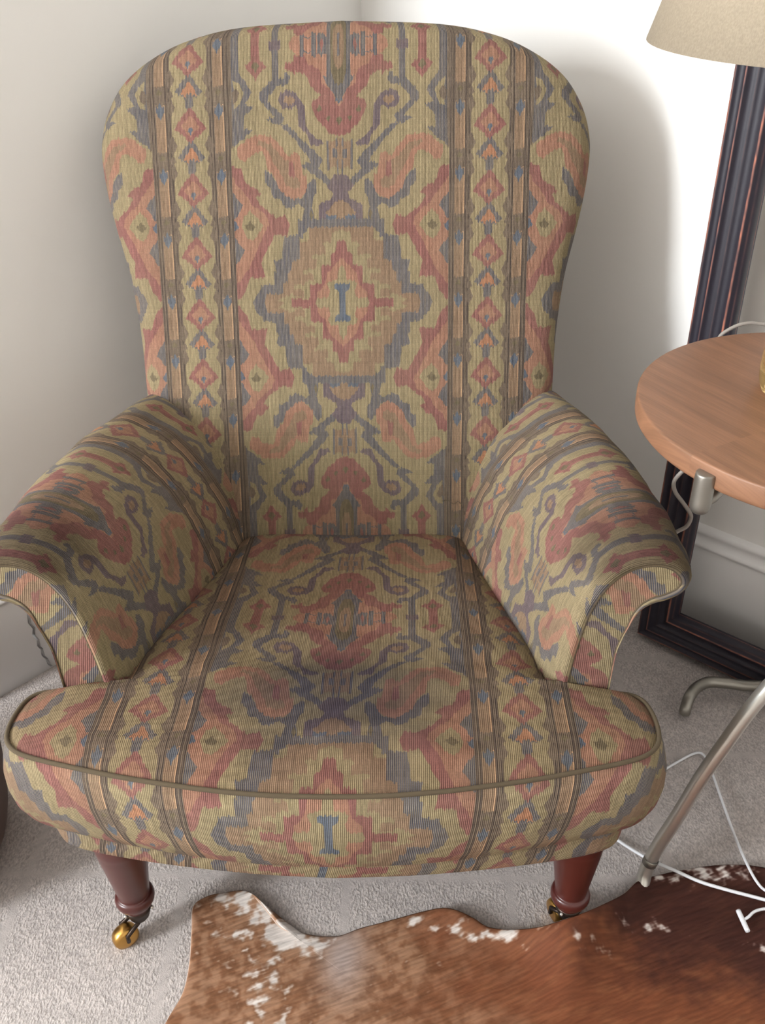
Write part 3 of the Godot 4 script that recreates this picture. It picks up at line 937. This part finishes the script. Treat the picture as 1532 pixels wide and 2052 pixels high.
	for y in hi:
		var wz := 0.21 + 0.75 * y / hi
		for x in wi:
			var wx := -0.26 + 1.2 * x / wi
			# hair lies along a direction that drifts over the hide
			var hx := x * 0.45 - y * 0.35
			var hy := x * 0.55 + y * 1.3
			var f := hair.get_noise_2d(hx * 0.35, hy)
			var b := big.get_noise_2d(x, y)
			var g := mid.get_noise_2d(hx, hy)
			var m2 := blotch.get_noise_2d(x, y)
			var right := smoothstep(0.02, 0.30, wx + 0.12 * b - 0.25 * (wz - 0.34))
			var darkn := smoothstep(0.12, 0.40, wx - (wz - 0.30) * 2.2 + 0.14 * b + 0.06 * m2)
			var pale := Color(0.585, 0.44, 0.34).lerp(Color(0.455, 0.31, 0.215), smoothstep(-0.45, 0.50, m2 + 0.5 * b))
			var col := pale.lerp(Color(0.425, 0.245, 0.155), right)
			col = col.lerp(Color(0.235, 0.125, 0.10), darkn * 0.95)
			col = col.lerp(Color(0.58, 0.385, 0.255), clampf(0.55 * g * right * (1.0 - 0.7 * darkn), 0.0, 0.35))
			var gx: float = (wx - 0.0) / 0.034
			var gz: float = (wz - 0.385) / 0.06
			col = col.lerp(Color(0.66, 0.605, 0.585), 0.85 * exp(-gx * gx - gz * gz))
			var wgt := 0.0
			for s in spots:
				var dx: float = (wx - s[0]) / s[2]
				var dz: float = (wz - s[1]) / s[3]
				var d := dx * dx + dz * dz
				if d < 5.0: wgt = maxf(wgt, s[4] * exp(-d * 0.7))
			wgt = smoothstep(0.34, 0.68, wgt + 0.42 * m2 + 0.16 * g + 0.10 * f)
			col = col.lerp(Color(0.82, 0.79, 0.765), wgt * 0.95)
			var k := 1.0 + 0.13 * f
			im.set_pixel(x, y, Color(col.r * k, col.g * k, col.b * k))
			if x % 2 == 0 and y % 2 == 0:
				var h := clampf(0.5 + 0.5 * f, 0.0, 1.0)
				hh.set_pixel(x / 2, y / 2, Color(h, h, h))
	m.albedo_texture = ImageTexture.create_from_image(im)
	m.heightmap_enabled = true
	m.heightmap_texture = ImageTexture.create_from_image(hh)
	m.heightmap_scale = 0.12
	var o := put("cowhide_rug", st, m)
	o.position = Vector3(0.3, 0, 0.6)
	var rim := begin()
	var path := PackedVector3Array()
	for g3 in loop: path.append(Vector3(g3.x - 0.3, 0.003 + g3.y - 0.006, g3.z - 0.6))
	tube(rim, path, 0.0013, 6, true)
	put("hide_edge", rim, M.hide_edge, o)
	tag(o, "brown cowhide rug with white patches lying on the carpet in front of the armchair", "rug")

func build_cords() -> void:
	var r := 0.0026
	var a := begin()
	tube(a, catmull3([Vector3(0.36, 0.003, 0.12), Vector3(0.41, 0.004, 0.165), Vector3(0.438, 0.006, 0.194), Vector3(0.467, 0.012, 0.223), Vector3(0.50, 0.019, 0.248), Vector3(0.533, 0.018, 0.266), Vector3(0.567, 0.016, 0.277), Vector3(0.601, 0.015, 0.287), Vector3(0.623, 0.015, 0.294), Vector3(0.66, 0.015, 0.305), Vector3(0.70, 0.015, 0.31)], 6), r, 8)
	tag(put("white_cord", a, M.white_flex), "white cord running from under the armchair across the hide edge", "cable")
	var b := begin()
	tube(b, catmull3([Vector3(0.50, 0.003, 0.06), Vector3(0.56, 0.003, 0.02), Vector3(0.596, 0.004, 0.0), Vector3(0.610, 0.006, 0.006), Vector3(0.613, 0.007, 0.041), Vector3(0.613, 0.008, 0.115), Vector3(0.613, 0.010, 0.183), Vector3(0.615, 0.016, 0.242), Vector3(0.621, 0.017, 0.271), Vector3(0.630, 0.021, 0.288), Vector3(0.65, 0.018, 0.315), Vector3(0.70, 0.015, 0.35)], 6), 0.0022, 8)
	tag(put("white_cord", b, M.white_flex), "white cord crossing the carpet behind the silver table leg", "cable")
	var t := thing("toggle_cord", "short white cord ending in a T-shaped toggle on the dark hide", "cable", Vector3(0.58, 0.0, 0.328))
	var c := begin()
	tube(c, catmull3([Vector3(0.0, 0.0165, 0.0), Vector3(0.008, 0.018, -0.004), Vector3(0.020, 0.018, -0.013), Vector3(0.038, 0.016, -0.019), Vector3(0.07, 0.014, -0.022), Vector3(0.12, 0.014, -0.02)], 6), 0.0022, 8)
	put("cord", c, M.white_flex, t)
	var g := begin()
	var d := Vector3(0.12, 0, 0.992)
	lathe(g, catmull2([Vector2(0.0, -0.0175), Vector2(0.0028, -0.0165), Vector2(0.0036, -0.014), Vector2(0.0036, 0.014), Vector2(0.0028, 0.0165), Vector2(0.0, 0.0175)], 3), Vector3(-0.001, 0.0165, 0.001), 14, Basis(Vector3(0.992, 0, -0.12), d, Vector3(0, -1, 0)))
	put("toggle", g, M.white_flex, t)

func build_pouffe() -> void:
	var t := thing("pouffe", "dark brown leather pouffe just showing left of the seat cushion", "pouffe", Vector3(-0.725, 0, 0.227))
	var b := begin()
	lathe(b, catmull2([Vector2(0.0, 0.0), Vector2(0.14, 0.0), Vector2(0.17, 0.015), Vector2(0.190, 0.08), Vector2(0.202, 0.18), Vector2(0.202, 0.28), Vector2(0.186, 0.36), Vector2(0.15, 0.40), Vector2(0.07, 0.415), Vector2(0.0, 0.416)], 4), Vector3.ZERO, 48)
	put("leather_cover", b, M.leather, t)
	var s := begin()
	var ring := PackedVector3Array()
	for k in 48: ring.append(Vector3(cos(TAU * k / 48) * 0.186, 0.36, sin(TAU * k / 48) * 0.186))
	tube(s, ring, 0.004, 7, true)
	put("piping", s, M.leather, t)

# ------------------------------------------------------------------ the room
func wall(called: String, a0: float, a1: float, y0: float, y1: float, n0: float, n1: float, st: SurfaceTool = null) -> void:
	var fresh := st == null
	if fresh: st = begin()
	box(st, Vector3(a0, y0, n0), Vector3(a1, y1, n1), Transform3D(Basis(DV, Vector3.UP, NV), CORNER))
	if fresh: tag(put(called, st, M.wall), {"wall_right": "brightly lit white wall behind the chair and picture frame", "wall_left": "shaded greyish white wall left of the armchair", "wall_back": "plain white end wall out of view on the right"}[called], "wall", "", "structure")

func skirting(called: String, from: Vector3, dirn: Vector3, out: Vector3, length: float, label: String) -> Node3D:
	var prof := [Vector2(0.0, 0.0), Vector2(0.020, 0.0), Vector2(0.020, 0.183), Vector2(0.0185, 0.1875), Vector2(0.0185, 0.192), Vector2(0.022, 0.1955), Vector2(0.0225, 0.199), Vector2(0.019, 0.203), Vector2(0.0135, 0.2085), Vector2(0.0115, 0.214), Vector2(0.0115, 0.218), Vector2(0.0135, 0.2215), Vector2(0.0135, 0.226), Vector2(0.009, 0.232), Vector2(0.0, 0.235)]
	var rows := []
	var uvs := []
	for k in 2:
		var row := PackedVector3Array()
		var uv := PackedVector2Array()
		for p in prof:
			row.append(from + dirn * length * k + out * p.x + Vector3(0, p.y, 0))
			uv.append(Vector2(k * length, p.y))
		rows.append(row)
		uvs.append(uv)
	var st := begin()
	grid(st, rows, uvs)
	var o := put(called, st, M.paint)
	tag(o, label, "skirting board", "", "structure")
	return o

func window(called: String, a0: float, a1: float, n: float, t: Transform3D) -> void:
	var win := Node3D.new()
	win.name = called
	add_child(win, true)
	tag(win, "tall white sash window facing the corner" if called == "window_1" else "tall white sash window in the side wall", "window", "", "structure")
	var st := begin()
	var mid := (WY0 + WY1) * 0.5
	for b in [[a0, a0 + 0.05, WY0, WY1], [a1 - 0.05, a1, WY0, WY1], [a0, a1, mid - 0.025, mid + 0.025], [a0, a1, WY0, WY0 + 0.05], [a0, a1, WY1 - 0.05, WY1]]:
		box(st, Vector3(b[0], b[2], n + 0.05), Vector3(b[1], b[3], n + 0.10), t)
	put("window_frame", st, M.paint, win)
	for y in [WY0 + 0.05, mid + 0.025]:
		st = begin()
		box(st, Vector3(a0 + 0.05, y, n + 0.072), Vector3(a1 - 0.05, y + (WY1 - WY0) * 0.5 - 0.075, n + 0.076), t)
		put("pane", st, M.glass, win)

func build_room() -> void:
	var t := Transform3D(Basis(DV, Vector3.UP, NV), CORNER)
	var st := begin()
	box(st, Vector3(LD - 0.12, -0.1, -0.12), Vector3(RD + 0.1, 0.0, WN + 0.1), t)
	tag(put("floor", st, M.carpet), "pale beige short pile carpet covering the whole floor", "floor", "", "structure")
	st = begin()
	box(st, Vector3(LD - 0.12, CEIL, -0.12), Vector3(RD + 0.1, CEIL + 0.1, WN + 0.1), t)
	tag(put("ceiling", st, M.wall), "plain white ceiling above the room", "ceiling", "", "structure")
	wall("wall_right", LD - 0.12, RD + 0.1, 0.0, CEIL, -0.12, 0.0)
	# the left wall is the side of a chimney breast; past it the room widens
	wall("wall_left", LD - 0.12, 0.0, 0.0, CEIL, 0.0, LN)
	wall("wall_back", RD, RD + 0.1, 0.0, CEIL, 0.0, WN)
	st = begin()
	wall("", LD - 0.12, LD, 0.0, CEIL, LN, VA0, st)
	wall("", LD - 0.12, LD, 0.0, CEIL, VA1, WN, st)
	wall("", LD - 0.12, LD, 0.0, WY0, VA0, VA1, st)
	wall("", LD - 0.12, LD, WY1, CEIL, VA0, VA1, st)
	tag(put("wall_side", st, M.wall), "white side wall with a window, out of view", "wall", "", "structure")
	st = begin()
	wall("", LD, WA0, 0.0, CEIL, WN, WN + 0.12, st)
	wall("", WA1, RD, 0.0, CEIL, WN, WN + 0.12, st)
	wall("", WA0, WA1, 0.0, WY0, WN, WN + 0.12, st)
	wall("", WA0, WA1, WY1, CEIL, WN, WN + 0.12, st)
	tag(put("wall_front", st, M.wall), "white wall with a window behind the viewer", "wall", "", "structure")
	# the two windows behind the viewer, one facing the right wall and one beyond the chimney breast
	var side := Transform3D(Basis(NV, Vector3.UP, -DV), CORNER + DV * LD)
	window("window_1", WA0, WA1, WN, t)
	window("window_2", VA0, VA1, 0.0, side)
	skirting("baseboard_right", W(0, 0, 0), DV, NV, RD, "white moulded skirting board seen through the empty picture frame")
	var left := skirting("baseboard_left", W(0, 0, LN), -NV, DV, LN, "white skirting board with cracked paint left of the armchair")
	# a jagged strip of paint coming away from the left skirting
	var c := begin()
	var pts := [Vector3(0, 0.150, 0.0), Vector3(0, 0.128, -0.004), Vector3(0, 0.110, 0.002), Vector3(0, 0.098, -0.003), Vector3(0, 0.080, 0.003), Vector3(0, 0.066, 0.001), Vector3(0, 0.055, 0.005), Vector3(0, 0.040, 0.004), Vector3(0, 0.027, 0.009), Vector3(0, 0.014, 0.010), Vector3(0, 0.004, 0.014)]
	var nb := 0.982
	for i in pts.size() - 1:
		var p: Vector3 = pts[i]
		var q: Vector3 = pts[i + 1]
		var a0 := W(0.0205, p.y, nb - p.z)
		var a1 := W(0.0205, q.y, nb - q.z)
		var b0 := W(0.0225 + 0.0015 * (i % 2), p.y, nb - p.z - 0.004)
		var b1 := W(0.0240 - 0.0015 * (i % 2), q.y, nb - q.z - 0.005)
		tri(c, a0, b1, a1); tri(c, a0, b0, b1)
		tri(c, a0, a1, b1); tri(c, a0, b1, b0)
	put("peeling_paint", c, M.paint, left)

# window in the wall behind the viewer, in room coordinates
const RD := 4.4      # room length along the right wall
const WN := 4.8      # and away from it
const LD := -1.7     # how far the room reaches left past the chimney breast
const LN := 1.14     # depth of the chimney breast
const CEIL := 2.9
const WY0 := 1.0     # sills and heads of both windows
const WY1 := 2.65
const WA0 := -0.80   # the window that faces the right wall
const WA1 := -0.04
const VA0 := 1.9     # the window in the side wall
const VA1 := 3.5
const CLX := 0.4334
const CLZ := 0.2298
var SHADE := [Vector2(0.2555, 0.405), Vector2(0.180, 0.645), Vector2(0.176, 0.645), Vector2(0.2515, 0.405), Vector2(0.2555, 0.405)]
var FLEX := [Vector3(0.47372, 0.62649, 0.06000), Vector3(0.46298, 0.61489, 0.06000), Vector3(0.45473, 0.59921, 0.06000), Vector3(0.45852, 0.58327, 0.06000), Vector3(0.47051, 0.56709, 0.06000), Vector3(0.48266, 0.55069, 0.06000), Vector3(0.48714, 0.53992, 0.06000), Vector3(0.48324, 0.52571, 0.06000), Vector3(0.47085, 0.51643, 0.06000), Vector3(0.45589, 0.50022, 0.06000)]

func daylight(called: String, at: Vector3, turn: Basis, width: float, energy: float) -> void:
	var day := AreaLight3D.new()
	day.name = called
	day.area_size = Vector2(width - 0.1, WY1 - WY0 - 0.1)
	day.transform = Transform3D(turn, at)
	day.light_color = Color(0.96, 0.98, 1.0)
	day.light_energy = energy
	day.area_normalize_energy = true
	day.area_range = 14.0
	day.area_attenuation = 2.0
	day.shadow_enabled = true
	add_child(day, true)

func _ready() -> void:
	rng.seed = 7
	# camera
	var cam := Camera3D.new()
	cam.name = "camera"
	cam.fov = 57.77
	cam.near = 0.05
	cam.transform = Transform3D(Basis(Vector3(0.99957, -0.01774, -0.02349), Vector3(0.00197, 0.83658, -0.54785), Vector3(0.02937, 0.54756, 0.83625)).orthonormalized(), Vector3(0.09708, 1.26000, 1.14300))
	add_child(cam)
	cam.current = true
	# sky and exposure
	var we := WorldEnvironment.new()
	we.name = "world_environment"
	var env := Environment.new()
	env.background_mode = Environment.BG_SKY
	var sky := Sky.new()
	var sm := ProceduralSkyMaterial.new()
	sm.sky_top_color = Color(0.62, 0.72, 0.86)
	sm.sky_horizon_color = Color(0.86, 0.89, 0.93)
	sm.ground_horizon_color = Color(0.62, 0.62, 0.60)
	sm.ground_bottom_color = Color(0.34, 0.34, 0.32)
	sky.sky_material = sm
	env.sky = sky
	env.background_energy_multiplier = 1.0
	env.tonemap_mode = Environment.TONE_MAPPER_LINEAR
	env.tonemap_exposure = 1.0
	env.sdfgi_enabled = true
	env.ssao_enabled = true
	env.ssil_enabled = true
	we.environment = env
	add_child(we)
	# daylight in the two windows
	daylight("window_daylight", W((WA0 + WA1) * 0.5, (WY0 + WY1) * 0.5, WN + 0.04), Basis(DV, Vector3.UP, NV), WA1 - WA0, 25.0)
	daylight("window_daylight", W(LD - 0.04, (WY0 + WY1) * 0.5, (VA0 + VA1) * 0.5), Basis(NV, Vector3.UP, -DV), VA1 - VA0, 2.0)

	make_materials()
	build_room()

	chair = thing("armchair", "upholstered armchair with faded woven geometric cloth and turned mahogany legs", "armchair")
	build_back()
	build_seat()
	for s in [-1, 1]: build_arm(s)
	build_rail()
	build_legs()
	build_hide()
	build_table()
	build_frame()
	build_lamp()
	build_pouffe()
	build_cords()
